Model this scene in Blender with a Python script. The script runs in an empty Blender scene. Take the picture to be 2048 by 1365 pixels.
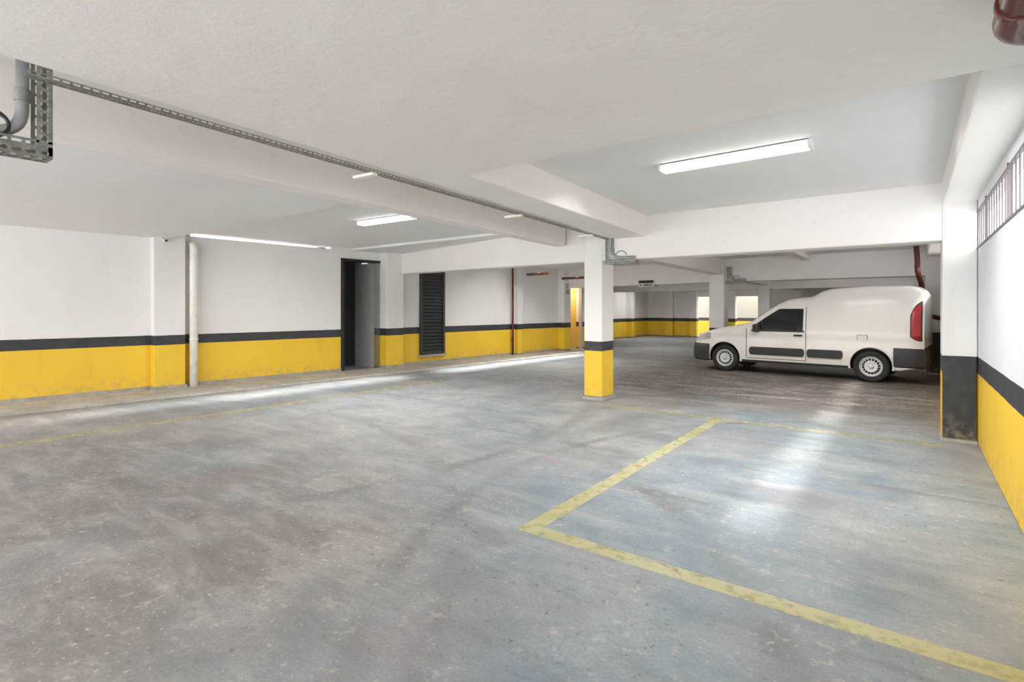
import bpy, bmesh, math, random
from mathutils import Vector, Matrix
random.seed(4)
scene = bpy.context.scene
COL = scene.collection
try:
    scene.view_settings.view_transform = 'Standard'
    scene.view_settings.look = 'None'
except Exception:
    pass

# ------------------------------------------------------------ node helpers
class NT:
    def __init__(s, name):
        s.m = bpy.data.materials.new(name); s.m.use_nodes = True
        s.t = s.m.node_tree; s.n = s.t.nodes; s.l = s.t.links
        s.b = s.n['Principled BSDF']
        s.pos = None
    def P(s):
        if s.pos is None:
            g = s.n.new('ShaderNodeNewGeometry'); s.geo = g; s.pos = g.outputs['Position']
            sx = s.n.new('ShaderNodeSeparateXYZ'); s.l.new(s.pos, sx.inputs[0]); s.sep = sx
        return s.pos
    def set(s, inp, v):
        if hasattr(v, 'is_linked') or isinstance(v, bpy.types.NodeSocket): s.l.new(v, inp)
        else:
            if isinstance(v, (tuple, list)) and len(v) == 3 and inp.type == 'RGBA': v = (*v, 1)
            inp.default_value = v
    def noise(s, scale, detail=4, rough=.55, vec=None, stretch=None, dist=0):
        n = s.n.new('ShaderNodeTexNoise'); n.inputs['Scale'].default_value = scale
        n.inputs['Detail'].default_value = detail; n.inputs['Roughness'].default_value = rough
        n.inputs['Distortion'].default_value = dist
        v = vec or s.P()
        if stretch:
            mp = s.n.new('ShaderNodeMapping'); mp.inputs['Scale'].default_value = stretch[:3]
            if len(stretch) > 3: mp.inputs['Rotation'].default_value = (0, 0, stretch[3])
            s.l.new(v, mp.inputs[0]); v = mp.outputs[0]
        s.l.new(v, n.inputs['Vector']); return n.outputs[0]
    def ramp(s, v, a, b, ca=0., cb=1.):
        r = s.n.new('ShaderNodeMapRange'); s.l.new(v, r.inputs[0])
        r.inputs[1].default_value = a; r.inputs[2].default_value = b
        r.inputs[3].default_value = ca; r.inputs[4].default_value = cb
        return r.outputs[0]
    def math(s, op, a, b=0.):
        m = s.n.new('ShaderNodeMath'); m.operation = op
        s.set(m.inputs[0], a); s.set(m.inputs[1], b); return m.outputs[0]
    def mix(s, f, a, b, mode='MIX'):
        m = s.n.new('ShaderNodeMix'); m.data_type = 'RGBA'; m.blend_type = mode
        s.set(m.inputs[0], f); s.set(m.inputs[6], a); s.set(m.inputs[7], b); return m.outputs[2]
    def col(s, v): s.set(s.b.inputs['Base Color'], v)
    def rough(s, v): s.set(s.b.inputs['Roughness'], v)
    def bump(s, h, st=.3, d=.01):
        b = s.n.new('ShaderNodeBump'); b.inputs['Strength'].default_value = st
        b.inputs['Distance'].default_value = d; s.l.new(h, b.inputs['Height'])
        s.l.new(b.outputs[0], s.b.inputs['Normal'])

def simple(name, c, rough=.5, metal=0., var=.08, scale=8, coat=0.):
    t = NT(name); n = t.noise(scale, 3)
    f = t.ramp(n, .3, .7)
    t.col(t.mix(f, tuple(x*(1-var) for x in c), tuple(min(1, x*(1+var)) for x in c)))
    t.rough(rough); t.b.inputs['Metallic'].default_value = metal
    if coat: t.b.inputs['Coat Weight'].default_value = coat
    return t.m

WHITE = (.89, .87, .85); YEL = (.93, .61, .04); BLK = (.035, .037, .042)
def plaster(name, c=WHITE, dirt=.12):
    t = NT(name)
    n1 = t.noise(.9, 5); n2 = t.noise(7, 5, .6)
    c1 = t.mix(t.ramp(n1, .4, .75, 0, dirt), c, (c[0]*.82, c[1]*.78, c[2]*.74))
    c1 = t.mix(t.ramp(n2, .62, .75, 0, dirt*1.2), c1, (c[0]*.75, c[1]*.72, c[2]*.68))
    t.col(c1)
    t.rough(.7)
    t.bump(t.noise(2.6, 7, .62), .4, .025)
    return t.m
def banded(name, z1, z2, base=.06, white=WHITE, blackfront=False, yel=YEL):
    t = NT(name); t.P(); z = t.sep.outputs[2]
    zz = t.math('ADD', z, t.math('MULTIPLY', t.math('SUBTRACT', t.noise(3, 3), .5), .014))
    n1 = t.noise(1.2, 5); n2 = t.noise(9, 5, .6); n3 = t.noise(2.2, 5, .6, stretch=(1, 1, .25))
    w = t.mix(t.ramp(n1, .4, .75, 0, .18), white, (white[0]*.8, white[1]*.76, white[2]*.72))
    w = t.mix(t.ramp(n3, .6, .75, 0, .2), w, (.55, .48, .42))
    y = t.mix(t.ramp(n1, .35, .7, 0, .45), yel, (yel[0]*.85, yel[1]*.76, yel[2]*.9))
    y = t.mix(t.ramp(n3, .62, .8, 0, .4), y, (.5, .33, .06))
    k = t.mix(t.ramp(n2, .4, .8), BLK, (.06, .063, .07))
    g = t.mix(t.ramp(n2, .4, .7), (.16, .17, .16), (.28, .28, .25))
    yk = t.mix(t.math('GREATER_THAN', zz, z1), y, k)
    if blackfront:
        sn = t.n.new('ShaderNodeSeparateXYZ'); t.l.new(t.geo.outputs['Normal'], sn.inputs[0])
        yk = t.mix(t.math('LESS_THAN', sn.outputs[1], -.5), yk, k)
    c = t.mix(t.math('GREATER_THAN', zz, z2), yk, w)
    c = t.mix(t.math('LESS_THAN', zz, base), c, g)
    d = t.math('MULTIPLY', t.ramp(z, .35, 0), t.ramp(n2, .45, .65, 0, .55))
    c = t.mix(d, c, (.42, .33, .2))
    t.col(c); t.rough(.62)
    t.bump(t.noise(6, 6, .65), .3, .015)
    return t.m
M = {}
M['ceil'] = plaster('ceiling_paint_shaded', (.84, .84, .85), .2)  # cooler, darker tint paints in the dimmer light on the bay slabs
M['beam'] = plaster('beam_paint_lit', (.92, .885, .86), .22)  # warmer, whiter tint paints in the brighter light on beams and front slab
M['wall_l'] = banded('wall_paint_left', .815, .985)
M['wall_r'] = banded('wall_paint_right', .76, .94, base=.01, white=(.82, .85, .88))
M['pillar'] = banded('pillar_paint', .76, .94, base=.03, blackfront=True)
M['column'] = banded('column_paint', .79, .94, base=.07)
M['ochre'] = plaster('ochre_paint', (.78, .58, .2), .3)
M['black'] = simple('black_metal', (.02, .02, .022), .45)
M['louvre'] = simple('black_louvre_paint', (.04, .04, .043), .4)
M['darkroom'] = simple('dark_room_shade', (.03, .03, .033), .8)  # near-black colour stands in for the shade inside the unlit room
M['greydoor'] = simple('grey_paint', (.6, .57, .56), .6)
M['pvc'] = simple('cream_pvc', (.93, .89, .81), .35)
M['redpipe'] = simple('oxide_red_pipe', (.11, .028, .02), .25)
M['galv'] = simple('galvanised_steel', (.27, .27, .25), .5, .4, .25, 20)
M['conduit'] = simple('grey_conduit', (.36, .37, .39), .35, .5)
M['bars'] = simple('brown_grey_bars', (.2, .17, .17), .5, .2)
M['concrete'] = simple('plain_concrete', (.4, .38, .34), .8, 0, .2)
M['signblack'] = simple('sign_black', (.02, .02, .02), .5)
M['signwhite'] = simple('sign_white', (.8, .8, .8), .5)
M['fixture'] = simple('fixture_enamel', (.8, .8, .8), .3)
def emis(name, c, s):
    t = NT(name); t.b.inputs['Emission Color'].default_value = (*c, 1); t.b.inputs['Emission Strength'].default_value = s
    t.col((.9, .9, .9)); return t.m
M['tube'] = emis('lamp_tube_glow', (1, .98, .95), 6)

def floor_mat():
    t = NT('worn_painted_concrete'); t.P(); x, y = t.sep.outputs[0], t.sep.outputs[1]
    big = t.noise(.45, 4, .5); mid = t.noise(1.6, 7, .66, dist=.4); fine = t.noise(13, 9, .72); big2 = t.noise(.7, 5, .6, stretch=(1, .8, 1, .5))
    grain = t.noise(60, 5, .7)
    swirl = t.noise(2.6, 9, .74, dist=.5, stretch=(.6, 1.3, 1, -.6))
    sweep = t.noise(1.5, 7, .62, stretch=(.35, 2.6, 1, 1.15))
    blue = t.mix(t.ramp(mid, .36, .64), (.225, .29, .335), (.38, .44, .48))
    grey = t.mix(t.ramp(mid, .36, .64), (.28, .30, .305), (.475, .475, .465))
    c = t.mix(t.math('ADD', t.ramp(big, .42, .56), t.ramp(x, -1.2, -3.5, -.35, .25)), blue, grey)
    aisle = t.math('MULTIPLY', t.ramp(x, -1.5, -2.8), t.ramp(y, 4.8, 1.8))
    bf = t.math('MULTIPLY', t.ramp(big2, .34, .56, .2, .85), aisle)
    c = t.mix(bf, c, t.mix(t.ramp(swirl, .34, .66), (.215, .185, .17), (.42, .37, .33)))
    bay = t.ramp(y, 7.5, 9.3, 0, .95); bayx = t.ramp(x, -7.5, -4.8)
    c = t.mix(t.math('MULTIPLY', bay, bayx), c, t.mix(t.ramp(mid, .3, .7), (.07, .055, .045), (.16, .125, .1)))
    c = t.mix(t.ramp(swirl, .5, .74, 0, .5), c, (.56, .555, .53))
    c = t.mix(t.ramp(sweep, .54, .72, 0, .5), c, (.58, .57, .55))
    c = t.mix(t.ramp(sweep, .44, .3, 0, .55), c, (.20, .20, .20))
    c = t.mix(t.ramp(t.noise(.9, 4, .55, stretch=(1, 1.3, 1, .8)), .56, .68, 0, .4), c, (.31, .24, .26))
    for cx, cy, R, wd in ((-6.5, -1.2, 5.6, .12), (-6.5, -1.0, 7.0, .14), (-9.5, 4.5, 6.2, .12), (1.5, 4.2, 4.4, .1)):
        dx = t.math('SUBTRACT', x, cx); dy = t.math('SUBTRACT', y, cy)
        rr = t.math('SQRT', t.math('ADD', t.math('MULTIPLY', dx, dx), t.math('MULTIPLY', dy, dy)))
        dd = t.math('ABSOLUTE', t.math('SUBTRACT', rr, R))
        f = t.math('MULTIPLY', t.ramp(dd, wd, wd*.2), t.ramp(mid, .42, .62, 0, .5))
        c = t.mix(f, c, (.14, .135, .135))
    chips = t.math('MULTIPLY', t.ramp(fine, .56, .6), t.ramp(mid, .44, .56))
    c = t.mix(t.math('MULTIPLY', chips, .6), c, (.64, .59, .5))
    fl = t.math('MULTIPLY', t.ramp(t.noise(30, 3, .5), .66, .69), t.math('ADD', t.math('MULTIPLY', aisle, .6), .15))
    c = t.mix(fl, c, (.72, .65, .55))
    pits = t.math('MULTIPLY', t.ramp(t.noise(17, 7, .72), .6, .64), t.ramp(big2, .36, .56))
    c = t.mix(t.math('MULTIPLY', pits, .7), c, (.13, .115, .105))
    c = t.mix(t.ramp(grain, .35, .65, .4, 0), c, t.mix(1., c, (.55, .55, .55), 'MULTIPLY'))
    ns = t.n.new('ShaderNodeTexNoise'); ns.inputs['Scale'].default_value = 2.5; ns.inputs['Detail'].default_value = 7; ns.inputs['Roughness'].default_value = .65
    t.l.new(t.P(), ns.inputs['Vector'])
    va = t.n.new('ShaderNodeVectorMath'); va.operation = 'ADD'; t.l.new(t.P(), va.inputs[0]); t.l.new(ns.outputs[1], va.inputs[1])
    v = t.n.new('ShaderNodeTexVoronoi'); v.feature = 'DISTANCE_TO_EDGE'; v.inputs['Scale'].default_value = 3.2
    t.l.new(va.outputs[0], v.inputs['Vector'])
    cr = t.math('MULTIPLY', t.ramp(v.outputs[0], .014, .0), t.ramp(mid, .46, .56))
    c = t.mix(t.math('MULTIPLY', cr, .65), c, (.2, .18, .17))
    t.col(c)
    t.rough(t.ramp(mid, .3, .7, .5, .72))
    t.bump(t.math('ADD', fine, t.math('MULTIPLY', chips, -.5)), .3, .012)
    return t.m
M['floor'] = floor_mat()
def kerb_mat():
    t = NT('dusty_walkway_concrete'); a = t.noise(1.8, 7, .68); b = t.noise(12, 7, .7)
    c = t.mix(t.ramp(a, .35, .65), (.42, .40, .36), (.66, .62, .54))
    t.col(t.mix(t.ramp(b, .5, .66, 0, .5), c, (.26, .24, .21))); t.rough(.75); t.bump(b, .3, .01); return t.m
M['kerb'] = kerb_mat()
def line_mat():
    t = NT('worn_yellow_line'); n = t.noise(9, 7, .7); n2 = t.noise(1.3, 4)
    t.col(t.mix(t.ramp(n2, .35, .65), (.66, .60, .29), (.60, .58, .37)))
    t.rough(.6)
    a = t.math('MULTIPLY', t.ramp(n, .34, .5, .5, 1), t.ramp(n2, .3, .6, .55, .85))
    t.l.new(a, t.b.inputs['Alpha']); return t.m
M['line'] = line_mat()
def line_faint():
    t = NT('faded_yellow_line'); n = t.noise(7, 7, .7)
    t.col((.64, .56, .28)); t.rough(.6)
    t.l.new(t.ramp(n, .36, .6, .1, .75), t.b.inputs['Alpha']); return t.m
M['linef'] = line_faint()
def carpaint():
    t = NT('white_car_paint'); n = t.noise(2, 3)
    t.col(t.mix(t.ramp(n, .3, .7), (.84, .81, .75), (.88, .85, .8))); t.rough(.32)
    t.b.inputs['Coat Weight'].default_value = .3; t.b.inputs['Coat Roughness'].default_value = .12
    return t.m
M['car'] = carpaint()
M['carblack'] = simple('textured_black_plastic', (.03, .03, .032), .55)
M['glass'] = simple('dark_tinted_glass', (.012, .014, .016), .06, 0, .02, 2, .5)
M['tyre'] = simple('tyre_rubber', (.022, .022, .023), .75)
M['rim'] = simple('silver_rim', (.68, .68, .68), .4, .3)
M['red'] = simple('red_tail_lamp', (.45, .01, .012), .15, 0, .1, 8, 1.)
M['lens'] = simple('clear_headlamp', (.55, .57, .6), .08, .3, .1, 8, 1.)
M['seam'] = simple('dark_seam', (.06, .055, .05), .8)

# ------------------------------------------------------------ mesh helpers
def finish(name, me, mat, parent=None, loc=None, smooth=False, bevel=0., **props):
    ob = bpy.data.objects.new(name, me); COL.objects.link(ob)
    if mat is not None and not me.materials: me.materials.append(mat)
    if smooth:
        for p in me.polygons: p.use_smooth = True
    if loc is not None: ob.location = loc
    if parent is not None: ob.parent = parent
    if bevel:
        b = ob.modifiers.new('bevel', 'BEVEL'); b.width = bevel; b.segments = 3; b.limit_method = 'ANGLE'
    for k, v in props.items(): ob[k] = v
    return ob
def mesh_from(verts, faces, name='m'):
    me = bpy.data.meshes.new(name); me.from_pydata([tuple(v) for v in verts], [], faces); me.validate()
    bm = bmesh.new(); bm.from_mesh(me); bmesh.ops.recalc_face_normals(bm, faces=bm.faces); bm.to_mesh(me); bm.free()
    return me
class MB:
    def __init__(s): s.v = []; s.f = []
    def prism(s, foot, z0, z1):
        n = len(foot); o = len(s.v)
        z0 = z0 if isinstance(z0, (list, tuple)) else [z0]*n
        z1 = z1 if isinstance(z1, (list, tuple)) else [z1]*n
        s.v += [(p[0], p[1], z) for p, z in zip(foot, z0)] + [(p[0], p[1], z) for p, z in zip(foot, z1)]
        s.f.append([o+i for i in range(n)][::-1]); s.f.append([o+n+i for i in range(n)])
        for i in range(n):
            j = (i+1) % n; s.f.append([o+i, o+j, o+n+j, o+n+i])
        return s
    def box(s, x0, x1, y0, y1, z0, z1):
        return s.prism([(x0, y0), (x1, y0), (x1, y1), (x0, y1)], z0, z1)
    def quad(s, a, b, c, d):
        o = len(s.v); s.v += [a, b, c, d]; s.f.append([o, o+1, o+2, o+3]); return s
    def cyl(s, c, axis, r, L, seg=16):
        a = Vector(axis).normalized(); u = a.orthogonal().normalized(); w = a.cross(u); o = len(s.v); c = Vector(c)
        for e in (-L/2, L/2):
            for i in range(seg):
                t = 2*math.pi*i/seg; s.v.append(tuple(c+a*e+(u*math.cos(t)+w*math.sin(t))*r))
        s.f.append([o+i for i in range(seg)][::-1]); s.f.append([o+seg+i for i in range(seg)])
        for i in range(seg):
            j = (i+1) % seg; s.f.append([o+i, o+j, o+seg+j, o+seg+i])
        return s
    def mesh(s): return mesh_from(s.v, s.f)
def tube_mesh(pts, r, corner=.12, seg=16):
    P = [Vector(p) for p in pts]; path = [P[0]]
    for i in range(1, len(P)-1):
        a, b, c = P[i-1], P[i], P[i+1]; d = min(corner, (a-b).length*.45, (c-b).length*.45)
        s, e = b+(a-b).normalized()*d, b+(c-b).normalized()*d
        for k in range(9):
            t = k/8; path.append(s*(1-t)**2+b*2*t*(1-t)+e*t*t)
    path.append(P[-1]); v = []; f = []
    T = (path[1]-path[0]).normalized(); U = T.orthogonal().normalized()
    for i, p in enumerate(path):
        Tn = (path[min(i+1, len(path)-1)]-path[max(i-1, 0)]).normalized()
        U = (U-Tn*U.dot(Tn)).normalized(); W = Tn.cross(U)
        for k in range(seg):
            a = 2*math.pi*k/seg; v.append(p+(U*math.cos(a)+W*math.sin(a))*r)
    n = len(path)
    for i in range(n-1):
        for k in range(seg):
            j = (k+1) % seg; f.append([i*seg+k, i*seg+j, (i+1)*seg+j, (i+1)*seg+k])
    f.append(list(range(seg))); f.append([(n-1)*seg+k for k in range(seg)])
    return mesh_from(v, f)
def empty(name, loc, rotz=0, **props):
    e = bpy.data.objects.new(name, None); e.empty_display_size = .2; e.location = loc; e.rotation_euler = (0, 0, rotz)
    COL.objects.link(e)
    for k, v in props.items(): e[k] = v
    return e
S = dict(kind='structure')

# ------------------------------------------------------------ floor
finish('floor', MB().box(-16, 6, -4, 36, -.2, 0).mesh(), M['floor'], **S)

# ------------------------------------------------------------ left wall frame
NX, NY = .9968, -.0797
def LP(Y, d): return (-10.93+.08*(Y-1.8)+d*NX, Y+d*NY)
def lfoot(Y0, Y1, d0, d1): return [LP(Y0, d0), LP(Y1, d0), LP(Y1, d1), LP(Y0, d1)]
mb = MB()
mb.prism(lfoot(-4, 4.35, -.25, 0), 0, 3.2)
mb.prism(lfoot(4.35, 7.2, -.25, 0), 0, 2.81)
mb.prism(lfoot(7.2, 7.46, -.25, 0), 0, 3.2)
mb.prism(lfoot(7.46, 8.5, -.25, 0), 2.6, 3.2)
mb.prism(lfoot(8.5, 16.45, -.25, 0), 0, 3.2)
mb.prism(lfoot(16.45, 17.25, -.25, 0), 2.3, 3.2)
mb.prism(lfoot(17.25, 17.9, -.25, 0), 0, 3.2)
mb.box(-12, -9.7, 17.72, 17.95, 0, 3.2)
mb.box(-12.2, -11.6, 17.9, 28.2, 0, 3.2)
finish('wall_left', mb.mesh(), M['wall_l'], **S)
mb = MB()
mb.prism(lfoot(8.5, 8.6, -1.1, -.0), 0, 2.6)
finish('wall_recess_side', mb.mesh(), M['greydoor'], **S)
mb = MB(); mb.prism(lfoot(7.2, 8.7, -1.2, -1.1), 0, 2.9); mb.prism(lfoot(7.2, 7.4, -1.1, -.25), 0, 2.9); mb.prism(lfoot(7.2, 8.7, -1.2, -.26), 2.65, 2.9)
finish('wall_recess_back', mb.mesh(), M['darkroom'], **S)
d1 = MB(); d1.prism(lfoot(7.44, 7.52, -.27, .02), 0, 2.62); d1.prism(lfoot(7.44, 8.5, -.27, .02), 2.58, 2.63)
d1.prism(lfoot(7.52, 7.57, -.95, -.1), .02, 2.56)
finish('door_1', d1.mesh(), M['black'], **S)
mb = MB(); mb.prism(lfoot(17.26, 17.35, -1.3, -.02), 0, 2.5); mb.prism(lfoot(16.2, 17.3, -1.4, -1.3), 0, 2.5)
mb.prism(lfoot(16.2, 16.4, -1.3, -.26), 0, 2.5); mb.prism(lfoot(16.2, 17.3, -1.4, -.26), 2.4, 2.5)
finish('wall_doorway', mb.mesh(), M['ochre'], **S)
d2 = MB(); d2.prism(lfoot(17.2, 17.25, -.1, .03), 0, 2.3); d2.prism(lfoot(16.45, 16.5, -.1, .03), 0, 2.3)
finish('door_2', d2.mesh(), M['greydoor'], **S)
mb = MB(); Y0, Y1 = 9.71, 10.55
mb.prism(lfoot(Y0, Y0+.07, 0, .06), .26, 2.46); mb.prism(lfoot(Y1-.07, Y1, 0, .06), .26, 2.46)
mb.prism(lfoot(Y0, Y1, 0, .06), 2.4, 2.46); mb.prism(lfoot(Y0, Y1, 0, .06), .26, .32); mb.prism(lfoot(Y0, Y1, 0, .008), .26, 2.46)
k = .34
while k < 2.37:
    a, b, c, d = LP(Y0+.06, .008), LP(Y1-.06, .008), LP(Y1-.06, .055), LP(Y0+.06, .055)
    mb.prism([a, b, c, d], [k+.015, k+.015, k+.05, k+.05], [k+.03, k+.03, k+.065, k+.065]); k += .09
finish('door_3', mb.mesh(), M['louvre'], **S)
finish('trim_1', MB().prism(lfoot(Y0-.04, Y1+.04, 0, .1), .2, .25).mesh(), M['concrete'], **S)
for i, (a, b, dd) in enumerate([(3.72, 4.22, .16), (8.5, 9.0, .28), (13.5, 13.72, .15), (15.8, 16.2, .25)]):
    finish('trim_%d' % (i+2), MB().prism(lfoot(a, b, -.05, dd), 0, 2.9).mesh(), M['wall_l'], bevel=.015, **S)
mb = MB()
for a, b, d in [(-3, 3.72, .025), (3.70, 4.24, .185), (4.22, 7.44, .025), (8.48, 9.02, .31), (9.02, 13.5, .025), (13.72, 15.8, .025)]:
    mb.prism(lfoot(a, b, 0, d), 0, .085)
finish('baseboard_left', mb.mesh(), M['concrete'], **S)
finish('trim_walkway', MB().prism(lfoot(-4, 15.8, .0, 1.15), 0, .03).mesh(), M['kerb'], bevel=.006, **S)

# ------------------------------------------------------------ right wall
WX = .58; WT = 2.5
mb = MB()
def rbox(y0, y1, z0, z1): mb.box(WX, WX+.1, y0, y1, z0, z1)
rbox(-4, 31, 0, 2.1); rbox(-4, 31, WT, 3.2)
for a, b in [(-4, 3.9), (7.55, 7.75), (14.2, 15.6), (20.6, 31)]: rbox(a, b, 2.1, WT)
finish('wall_right', mb.mesh(), M['wall_r'], **S)
for i, (a, b) in enumerate([(3.9, 7.55), (7.75, 14.2), (15.6, 20.6)]):
    w = MB(); x0 = WX+.002
    w.box(x0-.012, x0+.012, a, b, 2.1, 2.115); w.box(x0-.012, x0+.012, a, b, WT-.015, WT)
    y = a+.08
    while y < b: w.cyl((x0, y, (2.1+WT)/2), (0, 0, 1), .006, WT-2.1, 8); y += .17
    y = a
    while y < b: w.box(x0-.012, x0+.012, y, y+.02, 2.1, WT+.03); y += 1.42
    finish('window_%d' % (i+1), w.mesh(), M['bars'], **S)
pil = empty('column', (.43, 7.75, 0), label='square wall pillar with black lower front and white top', category='pillar')
pm = MB().box(-.15, .145, -.2, .2, 0, 2.87).mesh()
finish('shaft', pm, M['pillar'], pil, bevel=.012)
finish('plinth', MB().box(-.165, .145, -.215, .215, 0, .035).mesh(), M['concrete'], pil)
for yy in (15.27, 21.66):
    p2 = empty('column', (.425, yy, 0), label='white wall pillar with yellow and black painted foot', category='pillar')
    finish('shaft', pm.copy(), None, p2); finish('plinth', MB().box(-.165, .145, -.215, .215, 0, .035).mesh(), M['concrete'], p2)

# ------------------------------------------------------------ free columns
def col_at(x, y, w=.36, d=.42, lab=''):
    e = empty('column', (x, y, 0), label=lab, category='column')
    finish('shaft', MB().box(-w/2, w/2, -d/2, d/2, 0, 2.8).mesh(), M['column'], e, bevel=.012)
    finish('plinth', MB().box(-w/2-.025, w/2+.025, -d/2-.025, d/2+.025, 0, .055).mesh(), M['concrete'], e, bevel=.008)
    return e
col_at(-4.04, 7.75, .32, .4, 'free-standing square white column with black band and yellow foot')
col_at(-4.25, 15.23, .4, .4, 'square white column behind the parked van')
col_at(-4.37, 21.67, .4, .4, 'square white column deep inside the garage')

# ------------------------------------------------------------ ceiling
mb = MB()
mb.box(-16, .75, 7.7, 28.3, 2.82, 3.1)
mb.box(-5.0, .75, -4, 7.75, 2.85, 3.1)
mb.prism([(-5.0, 3.9), (-5.0, 9.0), (-10.7, 9.0), (-10.9, 3.9)], 2.87, 3.1)
mb.box(-12, -4.6, -4, 3.95, 2.72, 3.1)
finish('ceiling', mb.mesh(), M['ceil'], **S)
TR = [5]
def trim(mesh, mat='beam', bevel=.02):
    TR[0] += 1
    return finish('trim_%d' % TR[0], mesh, M[mat], bevel=bevel, **S)
trim(MB().prism([(-3.0, -4), (.58, -4), (.58, 3.25), (-2.88, 3.25), (-3.16, 7.6), (-3.66, 7.6), (-3.27, 2.6), (-3.08, -.2)], 2.54, 2.95).mesh())
trim(MB().prism([(-4.0, -4), (-4.10, .3), (-4.63, 7.7), (-4.84, 7.7), (-4.32, .3), (-4.22, -4)], 2.51, 2.95).mesh())
trim(MB().prism([(.58, 7.56), (-3.9, 7.56), (-3.9, 7.9), (.58, 7.9)], 2.21, 2.95).mesh())
trim(MB().prism([(-3.9, 7.56), (-10.35, 8.98), (-10.3, 9.3), (-3.9, 7.9)], [2.21, 2.34, 2.34, 2.21], 3.0).mesh())
trim(MB().box(.28, .6, -4, 28, 2.62, 2.95).mesh())
trim(MB().prism([(.58, 15.1), (-4.2, 15.1), (-4.2, 15.45), (.58, 15.45)], 2.2, 2.9).mesh())
trim(MB().prism([(-4.2, 15.1), (-10.2, 16.2), (-10.2, 16.5), (-4.2, 15.45)], 2.2, 2.9).mesh())
trim(MB().prism([(-3.95, 7.8), (-4.1, 15.2), (-4.4, 15.2), (-4.3, 7.8)], 2.4, 2.9).mesh())
trim(MB().prism([(-2.0, 7.8), (-2.0, 15.2), (-2.2, 15.2), (-2.2, 7.8)], 2.68, 2.9).mesh())
trim(MB().box(-12, .58, 21.5, 21.85, 2.2, 2.9).mesh())
trim(MB().box(-4.5, -4.2, 15.2, 28, 2.35, 2.9).mesh())
trim(MB().box(-8.75, -8.45, 15.9, 28, 2.4, 2.9).mesh())

# ------------------------------------------------------------ far wall
mb = MB()
mb.box(-12, -8.9, 28, 28.25, 0, 3.1); mb.box(-8.9, -5.6, 28, 28.25, 2.1, 3.1); mb.box(-5.6, .6, 28, 28.25, 0, 3.1)
mb.box(-10.5, -10.1, 27.7, 28, 0, 2.9); mb.box(-9.15, -8.85, 27.7, 28, 0, 2.9); mb.box(-7.6, -7.0, 27.9, 28.25, 0, 2.9)
mb.box(-11.7, -11.3, 25.2, 25.6, 0, 2.9); mb.box(-11.8, -11.4, 21.4, 21.9, 0, 2.9)
finish('wall_far', mb.mesh(), M['wall_l'], **S)
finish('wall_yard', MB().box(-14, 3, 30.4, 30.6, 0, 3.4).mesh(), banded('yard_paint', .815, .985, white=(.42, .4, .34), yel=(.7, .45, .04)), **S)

# ------------------------------------------------------------ floor lines
def line(foot, faint=False, lab='worn yellow painted parking line on the floor'):
    ob = finish('parking_line', MB().prism(foot, .0003, .0015).mesh(), M['linef' if faint else 'line'])
    ob['label'] = lab; ob['category'] = 'floor marking'
line([(-2.08, 2.83), (.57, 2.81), (.57, 2.935), (-2.08, 2.955)])
line([(-2.08, 2.956), (-1.95, 2.956), (-1.96, 7.19), (-2.09, 7.19)])
line([(-3.7, 7.25), (.27, 7.19), (.27, 7.28), (-3.7, 7.36)], True, 'faded yellow parking line crossing between the pillars')
line([(-7.76, .5), (-7.64, .5), (-7.54, 8.0), (-7.66, 8.0)], True, 'faded yellow line along the driving aisle')

# ------------------------------------------------------------ lamps
def lamp(x, y, z, rot=0, L=1.22, lab='twin-tube white fluorescent lamp fixed to the ceiling', power=60):
    e = empty('ceiling_lamp', (x, y, z), rot, label=lab, category='lamp')
    mb = MB(); mb.prism([(-L/2, -.05), (L/2, -.05), (L/2, .05), (-L/2, .05)], -.035, 0)
    finish('housing', mb.mesh(), M['fixture'], e, bevel=.004)
    o = MB()
    for s in (-1, 1):
        o.quad((-L/2, .015*s, -.04), (L/2, .015*s, -.04), (L/2, .085*s, -.008), (-L/2, .085*s, -.008))
    o.quad((-L/2, -.015, -.04), (L/2, -.015, -.04), (L/2, .015, -.04), (-L/2, .015, -.04))
    r = finish('reflector', o.mesh(), M['fixture'], e); sm = r.modifiers.new('s', 'SOLIDIFY'); sm.thickness = .003
    for s in (-1, 1):
        c = MB(); c.prism([(s*(L/2-.01), -.085), (s*(L/2+.012), -.085), (s*(L/2+.012), .085), (s*(L/2-.01), .085)], -.068, 0)
        finish('end_cap', c.mesh(), M['fixture'], e, bevel=.003)
        t = MB().cyl((0, s*.048, -.055), (1, 0, 0), .014, L-.03)
        finish('tube', t.mesh(), M['tube'], e, smooth=True)
    ld = bpy.data.lights.new('tube_light', 'AREA'); ld.shape = 'RECTANGLE'; ld.size = L-.1; ld.size_y = .04; ld.energy = power; ld.color = (1, .98, .95)
    lo = bpy.data.objects.new('tube_light', ld); lo.location = (0, 0, -.045); lo.parent = e; COL.objects.link(lo)
    return e
lamp(-1.3, 5.03, 2.85, -.03, L=1.28, power=75)
lamp(-6.5, 5.45, 2.87, .03, power=95, lab='twin-tube white fluorescent lamp lighting the wall side bay')
for p in [(-7.2, 12.4, 85), (-1.6, 10.0, 90), (-7, 19, 40), (-10, 24.5, 40), (-6, 25, 20), (-2.2, 20, 20)]:  # unseen lamps added to brighten the bays behind the crossbeam
    lamp(p[0], p[1], 2.82, 0, power=p[2])
def area(loc, sx, sy, e, rot=(0, 0, 0), col=(1, 1, 1), spread=180, name='added_area_light'):
    ld = bpy.data.lights.new(name, 'AREA'); ld.shape = 'RECTANGLE'; ld.size = sx; ld.size_y = sy; ld.energy = e; ld.color = col; ld.spread = math.radians(spread)
    o = bpy.data.objects.new(name, ld); o.location = loc; o.rotation_euler = rot; COL.objects.link(o); return o
area(LP(16.85, -.7)+(2.35,), .6, .5, 16, col=(1, .93, .75))  # warm area lamp put inside the lit doorway, its fitting unseen
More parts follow.
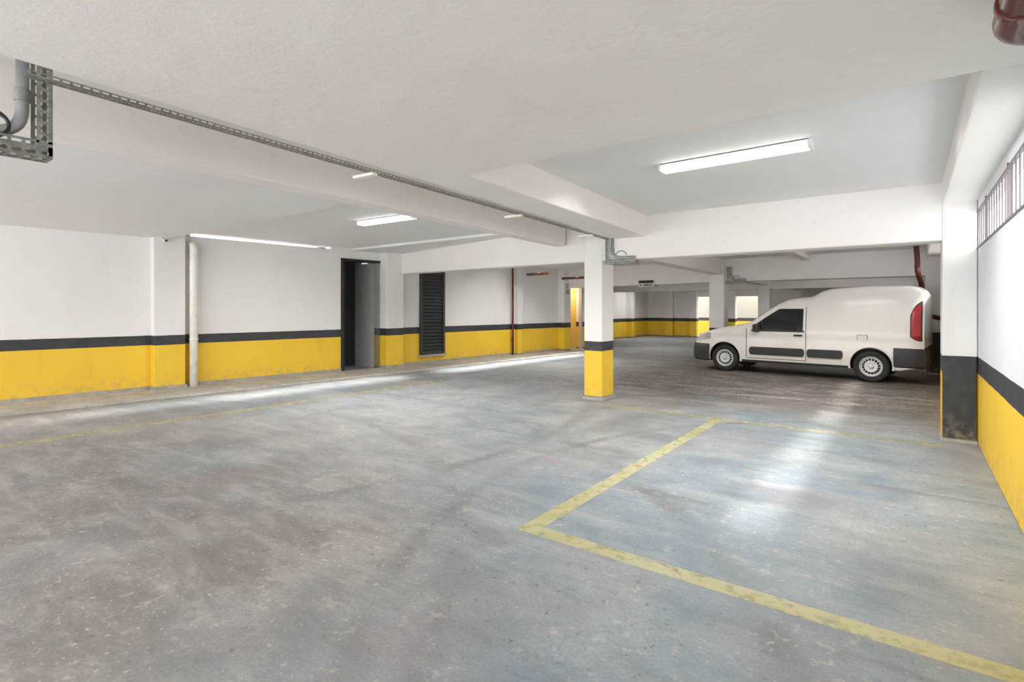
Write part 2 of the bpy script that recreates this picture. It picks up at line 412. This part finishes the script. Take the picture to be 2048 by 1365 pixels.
area((-9.1, 2.2, 2.715), .08, 3.4, 6, (0, 0, -.03), spread=26)  # strip lamps added below the slab to cast the reflected-daylight floor streak
area((-8.85, 6.2, 2.86), .08, 4.6, 18, (0, 0, -.03), spread=26)
area((-8.6, 12.1, 2.8), .08, 6.8, 36, (0, 0, -.03), spread=26)

sd = finish('smoke_detector', MB().cyl((0, 0, 0), (0, 0, 1), .055, .035, 24).mesh(), M['fixture'], loc=(-6.15, 5.7, 2.852), bevel=.008, label='small round white smoke detector on the ceiling', category='smoke detector')

# ------------------------------------------------------------ pipes
def clamp_at(parent, c, r, axis=(0, 0, 1)):
    finish('clamp', MB().cyl(c, axis, r, .03, 20).mesh(), parent.data.materials[0], parent, bevel=.003)
a = LP(4.36, .14)
p = finish('drain_pipe', tube_mesh([(a[0], a[1], .03), (a[0], a[1], 2.62), (LP(4.36, .01)[0], LP(4.36, 0)[1], 2.68)], .07, .1), M['pvc'], smooth=True,
       label='cream plastic vertical drain pipe beside the wall pilaster', category='pipe')
clamp_at(p, (a[0], a[1], .9), .076); clamp_at(p, (a[0], a[1], 2.2), .076)
a = LP(13.3, .1)
p = finish('drain_pipe', tube_mesh([(a[0], a[1], .03), (a[0], a[1], 2.8)], .032, .1), M['redpipe'], smooth=True,
       label='dark red vertical pipe on the side wall', category='pipe')
clamp_at(p, (a[0], a[1], .5), .045)
a = LP(12.95, .02)
finish('drain_pipe', tube_mesh([(a[0]+.9, a[1], 2.48), (-8.15, 12.65, 2.47)], .04, .1), M['redpipe'], smooth=True,
       label='dark red horizontal pipe under the ceiling', category='pipe')
a = LP(15.0, .02)
finish('drain_pipe', tube_mesh([(a[0]+.7, a[1], 2.46), (-7.9, 14.8, 2.45)], .04, .1), M['redpipe'], smooth=True,
       label='dark red horizontal pipe under the ceiling', category='pipe')
p = finish('drain_pipe', tube_mesh([(.28, -2.0, 2.42), (.28, 2.55, 2.42), (.57, 2.55, 2.42)], .058, .13), M['redpipe'], smooth=True,
       label='glossy dark red pipe with elbow hung under the ceiling', category='pipe')
clamp_at(p, (.28, 2.3, 2.42), .066, (0, 1, 0))
p = finish('drain_pipe', tube_mesh([(.1, 14.3, 2.8), (.12, 14.3, 2.52), (.12, 14.2, 2.25), (.2, 14.62, 1.98), (.2, 14.68, 1.35), (.52, 14.68, 1.25)], .05, .12), M['redpipe'], smooth=True,
       label='dark red pipe dropping behind the van', category='pipe')

# ------------------------------------------------------------ cable trays
def perf(mb, o, u, v, L, W, pitch=.04, rows=2):
    o, u, v = Vector(o), Vector(u).normalized(), Vector(v).normalized(); n = max(1, int(L/pitch)); p = L/n
    ys = [0]
    for r in range(rows):
        ys += [(r+.28)*W/rows, (r+.72)*W/rows]
    ys += [W]
    for i in range(n):
        for (x0, x1, hole) in ((0, .28, 0), (.28, 1, 1)):
            a, b = (i+x0)*p, (i+x1)*p
            for j in range(len(ys)-1):
                if hole and j % 2 == 1: continue
                mb.quad(tuple(o+u*a+v*ys[j]), tuple(o+u*b+v*ys[j]), tuple(o+u*b+v*ys[j+1]), tuple(o+u*a+v*ys[j+1]))
def solid(ob, t=.002):
    s = ob.modifiers.new('s', 'SOLIDIFY'); s.thickness = t; return ob
A = Vector((-3.235, .62, 2.53)); B = Vector((-3.72, 7.5, 2.53)); u = (B-A); L = u.length; u.normalize(); v = Vector((-u.y, u.x, 0))
mb = MB(); perf(mb, A, u, v, L, .055, .04, 2); perf(mb, A, u, (0, 0, 1), L, .022, .04, 1); perf(mb, A+v*.055, u, (0, 0, 1), L, .022, .04, 1)
tr = solid(finish('cable_tray', mb.mesh(), M['galv'], label='long perforated galvanised cable tray along the beam', category='cable tray'))
for k in (.3, .62, .9):
    q = A+u*(L*k)
    f = [q+v*-.01, q+v*.22, q+v*.22+u*.05, q+v*-.01+u*.05]
    finish('bracket', MB().prism([(w.x, w.y) for w in f], 2.505, 2.527).mesh(), M['pvc'], tr)
def drop(x, y, ztop, zbot, run, lab):
    e = empty('cable_drop', (x, y, zbot), 0, label=lab, category='cable tray')
    H = ztop-zbot; r = Vector(run); rl = r.length; r.normalize(); s = Vector((-r.y, r.x, 0)); w = .11
    mb = MB(); perf(mb, (0, 0, 0), (0, 0, 1), s, H, w, .05, 2)
    perf(mb, (0, 0, 0), (0, 0, 1), r, H, .06, .05, 1); perf(mb, s*w, (0, 0, 1), r, H, .06, .05, 1)
    solid(finish('riser_tray', mb.mesh(), M['galv'], e))
    mb = MB(); perf(mb, (0, 0, 0), r, s, rl, w, .05, 2); perf(mb, (0, 0, 0), r, (0, 0, 1), rl, .08, .05, 2); perf(mb, s*w, r, (0, 0, 1), rl, .08, .05, 2)
    solid(finish('bottom_tray', mb.mesh(), M['galv'], e))
    c = r*.10+s*.05
    finish('conduit', tube_mesh([tuple(c+Vector((0, 0, H))), tuple(c+Vector((0, 0, .1))), tuple(c+r*(rl-.12)+Vector((0, 0, .09)))], .026, .13), M['conduit'], e, smooth=True)
    finish('coupling', MB().cyl(tuple(c+Vector((0, 0, H*.55))), (0, 0, 1), .032, .06, 20).mesh(), M['galv'], e, bevel=.004)
    for q in range(3):
        pts = []
        for k in range(14):
            t = k/13*math.pi*1.7+q*.5; pts.append(tuple(c+r*(.14+.09*math.cos(t))+Vector((0, 0, .13+.07*math.sin(t)))+s*(.012*(q-1)+.002*k)))
        finish('cable', tube_mesh(pts, .008, .02, 8), M['black'] if q else M['conduit'], e, smooth=True)
    return e
drop(-3.47, .74, 2.72, 2.185, (0, -.75, 0), 'perforated steel cable tray drop with grey conduit and coiled cables')
drop(-3.80, 7.5, 2.55, 2.15, (.5, .02, 0), 'perforated steel cable tray bracket with conduit beside the column')
drop(-3.98, 15.0, 2.6, 2.15, (.5, 0, 0), 'perforated steel cable tray bracket on the rear column')

e = empty('security_camera', LP(3.85, .18)+(2.68,), .3, label='small white security camera on the pilaster', category='camera')
finish('mount', MB().box(-.02, .02, -.02, .02, 0, .05).mesh(), M['fixture'], e)
finish('camera_body', MB().cyl((.05, 0, -.01), (1, -.2, -.2), .03, .11, 16).mesh(), M['fixture'], e, bevel=.004)
finish('camera_lens', MB().cyl((.106, -.011, -.022), (1, -.2, -.2), .02, .01, 16).mesh(), M['black'], e)

# ------------------------------------------------------------ signs
def text(body, size, loc, rot, mat, parent, name='lettering'):
    c = bpy.data.curves.new('t', 'FONT'); c.body = body; c.size = size; c.align_x = 'CENTER'; c.align_y = 'CENTER'; c.extrude = .001; c.offset = .003
    o = bpy.data.objects.new('t', c); COL.objects.link(o); bpy.context.view_layer.update()
    me = bpy.data.meshes.new_from_object(o); bpy.data.objects.remove(o)
    me.materials.clear(); ob = finish(name, me, mat, parent, loc); ob.rotation_euler = rot; return ob
sg = empty('exit_sign', (-6.45, 15.44, 2.13), math.radians(-10), label='small hanging exit sign with arrow, black over white', category='sign')
finish('panel', MB().box(-.26, .26, 0, .015, 0, .2).mesh(), M['signwhite'], sg)
finish('header', MB().box(-.26, .26, -.004, .0, .12, .2).mesh(), M['signblack'], sg)
text('SAÍDA', .11, (.06, -.003, .058), (math.pi/2, 0, 0), M['signblack'], sg)
ar = mesh_from([(-.24, -.003, .06), (-.19, -.003, .09), (-.19, -.003, .07), (-.13, -.003, .07), (-.13, -.003, .05), (-.19, -.003, .05), (-.19, -.003, .03)], [[0, 1, 2, 3, 4, 5, 6]])
finish('arrow', ar, M['signblack'], sg)
x, y = LP(16.0, .255)
sg = empty('floor_sign', (x, y, 1.95), math.pi/2-.08, label='black floor lettering on white pilaster beside the doorway', category='sign')
finish('panel', MB().box(-.17, .17, 0, .006, -.02, .42).mesh(), M['signwhite'], sg)
text('2º', .2, (0, -.003, .3), (math.pi/2, 0, 0), M['signblack'], sg); text('SS', .2, (0, -.003, .1), (math.pi/2, 0, 0), M['signblack'], sg)

# ------------------------------------------------------------ VAN
VL = 4.56; CX = 2.28
van = empty('van', (-1.975, 13.68, 0), math.atan2(-.107, .9943), label='white compact panel van with black bumpers and side strips parked crosswise', category='van')
TOP = [(0, .60), (.03, .70), (.12, .81), (.3, .90), (.6, .99), (1.0, 1.07), (1.33, 1.13), (1.42, 1.17), (1.75, 1.42), (2.0, 1.59), (2.14, 1.655), (2.35, 1.69), (2.62, 1.71), (2.72, 1.76), (2.84, 1.84), (3.0, 1.88), (3.6, 1.915), (4.3, 1.905), (4.46, 1.87), (4.53, 1.79), (4.56, 1.7)]
def interp(T, a):
    if a <= T[0][0]: return T[0][1]
    for (x0, y0), (x1, y1) in zip(T, T[1:]):
        if a <= x1: return y0+(y1-y0)*(a-x0)/(x1-x0)
    return T[-1][1]
def top(a): return .25*interp(TOP, a-.03)+.5*interp(TOP, a)+.25*interp(TOP, a+.03)
def wb(a):
    w = .815
    if a < .7: w -= .26*((.7-a)/.7)**2.6
    if a > 4.3: w -= .075*((a-4.3)/.26)**2
    return w
def Wd(a, z):
    w = wb(a)
    if z > .93: w -= .16*((z-.93)/.98)**1.3 * (1 if a > 1.0 else 0.6)
    if z < .5: w -= .05*((.5-z)/.3)**2
    w -= .012*math.exp(-((z-.80)/.06)**2)
    return w
def bot(a): return .24 + (.08*((.25-a)/.25) if a < .25 else 0) + (.1*((a-4.2)/.36) if a > 4.2 else 0)
def section(a):
    zt, zb = top(a), bot(a); r = .10; r = min(r, (zt-zb)*.3); pts = [(0, zb), (Wd(a, zb)-.06, zb)]
    n = 16
    for i in range(n+1):
        z = zb+.03+(zt-r-zb-.03)*i/n; pts.append((Wd(a, z), z))
    w = Wd(a, zt-r)
    for i in range(1, 7):
        t = math.pi/2*i/6; pts.append((w-r+r*math.cos(t), zt-r+r*math.sin(t)-.0))
    for i in range(1, 6):
        k = 1-i/5; pts.append(((w-r)*k, zt+.02*(1-k*k)))
    return pts
st = sorted(set([round(x*.06, 3) for x in range(1, 76)]+[0, .015, .03, 4.53, 4.545, 4.56]))
V = []; F = []; rings = []
for a in st:
    h = section(a); ring = [(-y, z) for y, z in h] + [(y, z) for y, z in h[-2:0:-1]]
    rings.append(len(V)); V += [(a-CX, y, z) for y, z in ring]
nr = len(ring)
for i in range(len(st)-1):
    for j in range(nr):
        k = (j+1) % nr; F.append([rings[i]+j, rings[i]+k, rings[i+1]+k, rings[i+1]+j])
F.append(list(range(nr))); F.append([rings[-1]+j for j in range(nr)])
body = finish('body', mesh_from(V, F), M['car'])
WHL = [(.83, 'f'), (3.72, 'r')]
AR = .365
for a, _ in WHL:
    for s in (-1, 1):
        cut = finish('cut', MB().cyl((a-CX, s*.75, .33), (0, 1, 0), AR, .5, 48).mesh(), M['carblack'])
        m = body.modifiers.new('b', 'BOOLEAN'); m.object = cut; m.operation = 'DIFFERENCE'; m.solver = 'EXACT'
        bpy.context.view_layer.update()
        me = bpy.data.meshes.new_from_object(body.evaluated_get(bpy.context.evaluated_depsgraph_get()))
        body.modifiers.clear(); body.data = me; bpy.data.objects.remove(cut)
me = body.data; me.materials.clear(); me.materials.append(M['car']); me.materials.append(M['carblack'])
for p in me.polygons:
    c = p.center; p.material_index = 0
    for a, _ in WHL:
        d = math.hypot(c.x-(a-CX), c.z-.33)
        if d < AR-.002 + .004 and abs(c.y) < .80: p.material_index = 1
    if c.z < bot(c.x+CX)+.01: p.material_index = 1
    p.use_smooth = True
body.parent = van
m = body.modifiers.new('es', 'EDGE_SPLIT'); m.split_angle = math.radians(38)

def patch(name, mat, a0, a1, zl, zh, off=.006, side=-1, na=14, nz=8, depth=.02, parent=van, label=None, smooth=True):
    zl = zl if callable(zl) else (lambda a, v=zl: v); zh = zh if callable(zh) else (lambda a, v=zh: v)
    V = []; F = []
    for L in (0, 1):
        for i in range(na+1):
            a = a0+(a1-a0)*i/na
            for j in range(nz+1):
                z = zl(a)+(zh(a)-zl(a))*j/nz; y = Wd(a, z)+off-(depth if L else 0); V.append((a-CX, side*y, z))
    N = (na+1)*(nz+1); idx = lambda L, i, j: L*N+i*(nz+1)+j
    for i in range(na):
        for j in range(nz):
            F.append([idx(0, i, j), idx(0, i+1, j), idx(0, i+1, j+1), idx(0, i, j+1)])
            F.append([idx(1, i, j), idx(1, i, j+1), idx(1, i+1, j+1), idx(1, i+1, j)])
    for i in range(na):
        for j in (0, nz): F.append([idx(0, i, j), idx(0, i+1, j), idx(1, i+1, j), idx(1, i, j)])
    for j in range(nz):
        for i in (0, na): F.append([idx(0, i, j), idx(0, i, j+1), idx(1, i, j+1), idx(1, i, j)])
    o = finish(name, mesh_from(V, F), mat, parent)
    for p in o.data.polygons: p.use_smooth = smooth
    m = o.modifiers.new('es', 'EDGE_SPLIT'); m.split_angle = math.radians(40)
    if label: o['label'] = label
    return o
def wtop(a): return min(1.46, top(a)-.145)
def rnd(zc, hh, a0, a1, r=.05):
    def h(a):
        d = min(a-a0, a1-a); return hh if d >= r else hh-r+math.sqrt(max(0, r*r-(r-d)**2))
    return (lambda a: zc-h(a)), (lambda a: zc+h(a))
for s in (-1, 1):
    dr = patch('door', M['car'], 1.34, 2.55, .36, lambda a: min(.94, top(a)-.14), .006, s)
    patch('door_window', M['glass'], 1.47, 2.5, lambda a: .985, lambda a: max(.995, wtop(a)), .008, s, 30, parent=dr)
    patch('window_divider', M['carblack'], 1.66, 1.69, .985, lambda a: wtop(a), .012, s, 2, parent=dr)
    patch('window_frame', M['carblack'], 1.44, 2.53, .955, .985, .01, s, 12, 2, parent=dr)
    lo, hi = rnd(.515, .088, 1.4, 2.53)
    patch('rub_strip', M['carblack'], 1.4, 2.53, lo, hi, .03, s, 48, 4, .04, parent=dr)
    hd = patch('door_handle', M['carblack'], 2.33, 2.49, .87, .905, .04, s, 4, 2, .045, parent=dr)
    lo, hi = rnd(.515, .088, 2.58, 3.24)
    patch('rub_strip', M['carblack'], 2.58, 3.24, lo, hi, .03, s, 32, 4, .04)
    patch('door_seam', M['seam'], 2.552, 2.562, .34, 1.5, .004, s, 1, 12)
    patch('door_seam', M['seam'], 1.325, 1.337, .36, 1.02, .004, s, 1, 8)
    patch('door_seam', M['seam'], 1.34, 2.55, .342, .352, .004, s, 8, 1)
    f = lambda a: max(0., (4.51-a)/.16)
    patch('tail_lamp', M['red'], 4.365, 4.51, lambda a: .86+.10*f(a)**2, lambda a: 1.56-.12*f(a)-.16*f(a)**3, .012, s, 10, 12)
    patch('tail_lamp_housing', M['carblack'], 4.35, 4.53, lambda a: .84+.09*f(a)**2, lambda a: 1.60-.12*f(a)-.15*f(a)**3, .006, s, 10, 10)
    patch('headlamp', M['lens'], .13, .5, lambda a: .70+.06*(a-.13)/.37, lambda a: min(.9, top(a)-.05), .012, s, 10, 6)
    patch('sill_moulding', M['carblack'], 1.22, 3.33, .25, .30, .012, s, 20, 2)
    for a, _ in WHL:
        V = []; F = []; n = 40
        for i in range(n+1):
            t = math.radians(-12+204*i/n)
            for r, o in ((AR-.012, -.01), (AR-.012, .018), (AR+.025, .014), (AR+.03, -.01)):
                aa = a+r*math.cos(t); z = .33+r*math.sin(t); V.append((aa-CX, s*(Wd(aa, max(z, .3))+o), z))
        for i in range(n):
            for k in range(3): F.append([i*4+k, i*4+k+1, (i+1)*4+k+1, (i+1)*4+k])
        finish('arch_lip', mesh_from(V, F), M['car'], van, smooth=True)
for s in (-1, 1):
    mm = MB().box(-.07, .07, -.09, .09, -.09, .09).mesh()
    mi = finish('mirror', mm, M['carblack'], van, loc=(1.58-CX, s*.9, 1.03), bevel=.04)
o = patch('fuel_flap', M['seam'], 3.49, 3.67, .785, .935, .003, -1, 4, 6)
patch('flap_cover', M['car'], 3.498, 3.662, .793, .927, .006, -1, 4, 6, parent=o)
V = []; F = []; na, ny = 12, 12
for i in range(na+1):
    a = 1.46+(2.1-1.46)*i/na; w = Wd(a, top(a)-.13)-.09
    for j in range(ny+1):
        y = -w+2*w*j/ny; V.append((a-CX, y, top(a)+.026-.02*(y/w)**2))
for i in range(na):
    for j in range(ny): q = i*(ny+1)+j; F.append([q, q+1, q+ny+2, q+ny+1])
finish('windscreen', mesh_from(V, F), M['glass'], van, smooth=True)
def bumper(name, alist, z0, z1, off, endface):
    V = []; F = []; path = []
    for a in alist: path.append((a, -(wb(a)+off)))
    ea, w = alist[-1], wb(alist[-1])+off
    for k in range(1, 12):
        t = k/12; y = -w+2*w*t; bulge = endface*(1-(2*t-1)**2); path.append((ea+bulge, y))
    for a in reversed(alist): path.append((a, wb(a)+off))
    prof = [(z0, -.04), (z0+.03, 0), ((z0+z1)/2, .012), (z1-.05, .0), (z1, -.035)]
    for (a, y) in path:
        sy = -1 if y < 0 else 1
        side = 1 if abs(y) >= w-1e-6 else 0
        for z, o in prof:
            ex = (o if ea > 2 else -o)*(0 if side and a != ea else 1)
            V.append((a+ex-CX, y+sy*o*(1 if side else 0), z))
    n = len(path); m = len(prof)
    for i in range(n-1):
        for j in range(m-1): F.append([i*m+j, i*m+j+1, (i+1)*m+j+1, (i+1)*m+j])
    for j in (0, m-1): F.append([i*m+j for i in range(n)])
    F.append([j for j in range(m)]); F.append([(n-1)*m+j for j in range(m)])
    ob = finish(name, mesh_from(V, F), M['carblack'], van, smooth=True)
    mm = ob.modifiers.new('es', 'EDGE_SPLIT'); mm.split_angle = math.radians(35)
bumper('front_bumper', [.47, .4, .33, .26, .2, .14, .08, .03, -.02], .22, .66, .012, -.05)
bumper('rear_bumper', [4.09, 4.15, 4.22, 4.3, 4.37, 4.44, 4.5, 4.55, 4.585], .32, .72, .018, .03)
def lathe(prof, seg=56, skip=None):
    V = []; F = []
    for i in range(seg):
        t = 2*math.pi*i/seg
        for r, y in prof: V.append((r*math.cos(t), y, r*math.sin(t)))
    m = len(prof)
    for i in range(seg):
        k = (i+1) % seg
        for j in range(m-1):
            if skip and skip(i, j): continue
            F.append([i*m+j, i*m+j+1, k*m+j+1, k*m+j])
    return mesh_from(V, F)
tyre = lathe([(.19, -.07), (.205, -.095), (.25, -.105), (.29, -.098), (.305, -.08), (.31, -.04), (.31, .04), (.305, .08), (.29, .098), (.2, .09), (.19, .07), (.19, -.07)])
rimm = lathe([(.2, -.085), (.196, -.098), (.186, -.09), (.18, -.06), (.165, -.05), (.155, -.062), (.115, -.085), (.10, -.09), (.06, -.072), (.0, -.072)], 64, lambda i, j: j == 5 and (i % 4) in (0, 1, 2) )
back = lathe([(.187, -.02), (.0, -.02)])  # plain backing disc, dark to stand in for shade behind the rim holes
hubc = lathe([(.05, -.072), (.048, -.095), (.035, -.105), (0, -.107)], 24)
for a, _ in WHL:
    for s in (-1, 1):
        w = finish('wheel', tyre, None, van, loc=(a-CX, s*.70, .31), smooth=True)
        if not tyre.materials: tyre.materials.append(M['tyre'])
        if s == 1: w.rotation_euler = (0, 0, math.pi)
        for nm, me_, mt in (('rim', rimm, M['rim']), ('rim_backing', back, M['tyre']), ('hub_cap', hubc, M['rim'])):
            if not me_.materials: me_.materials.append(mt)
            finish(nm, me_, None, w, smooth=True)

# ------------------------------------------------------------ world, sun, camera
w = bpy.data.worlds.new('world'); scene.world = w; w.use_nodes = True
bg = w.node_tree.nodes['Background']; bg.inputs[0].default_value = (.96, .975, 1, 1); bg.inputs[1].default_value = 5.4
sun = bpy.data.lights.new('sun', 'SUN'); sun.energy = 8.5; sun.angle = math.radians(6.5); sun.color = (1, .95, .88)
so = bpy.data.objects.new('sun', sun); COL.objects.link(so)
d = Vector((-1, -.12, -1.55)); so.rotation_euler = d.to_track_quat('-Z', 'Y').to_euler()
cam = bpy.data.cameras.new('camera'); cam.lens = 18.72; cam.sensor_width = 36; cam.shift_y = -.031; cam.clip_start = .05
co = bpy.data.objects.new('camera', cam); co.location = (0, 0, 1.45); co.rotation_euler = (math.pi/2, 0, math.radians(36.8)); COL.objects.link(co)
scene.camera = co
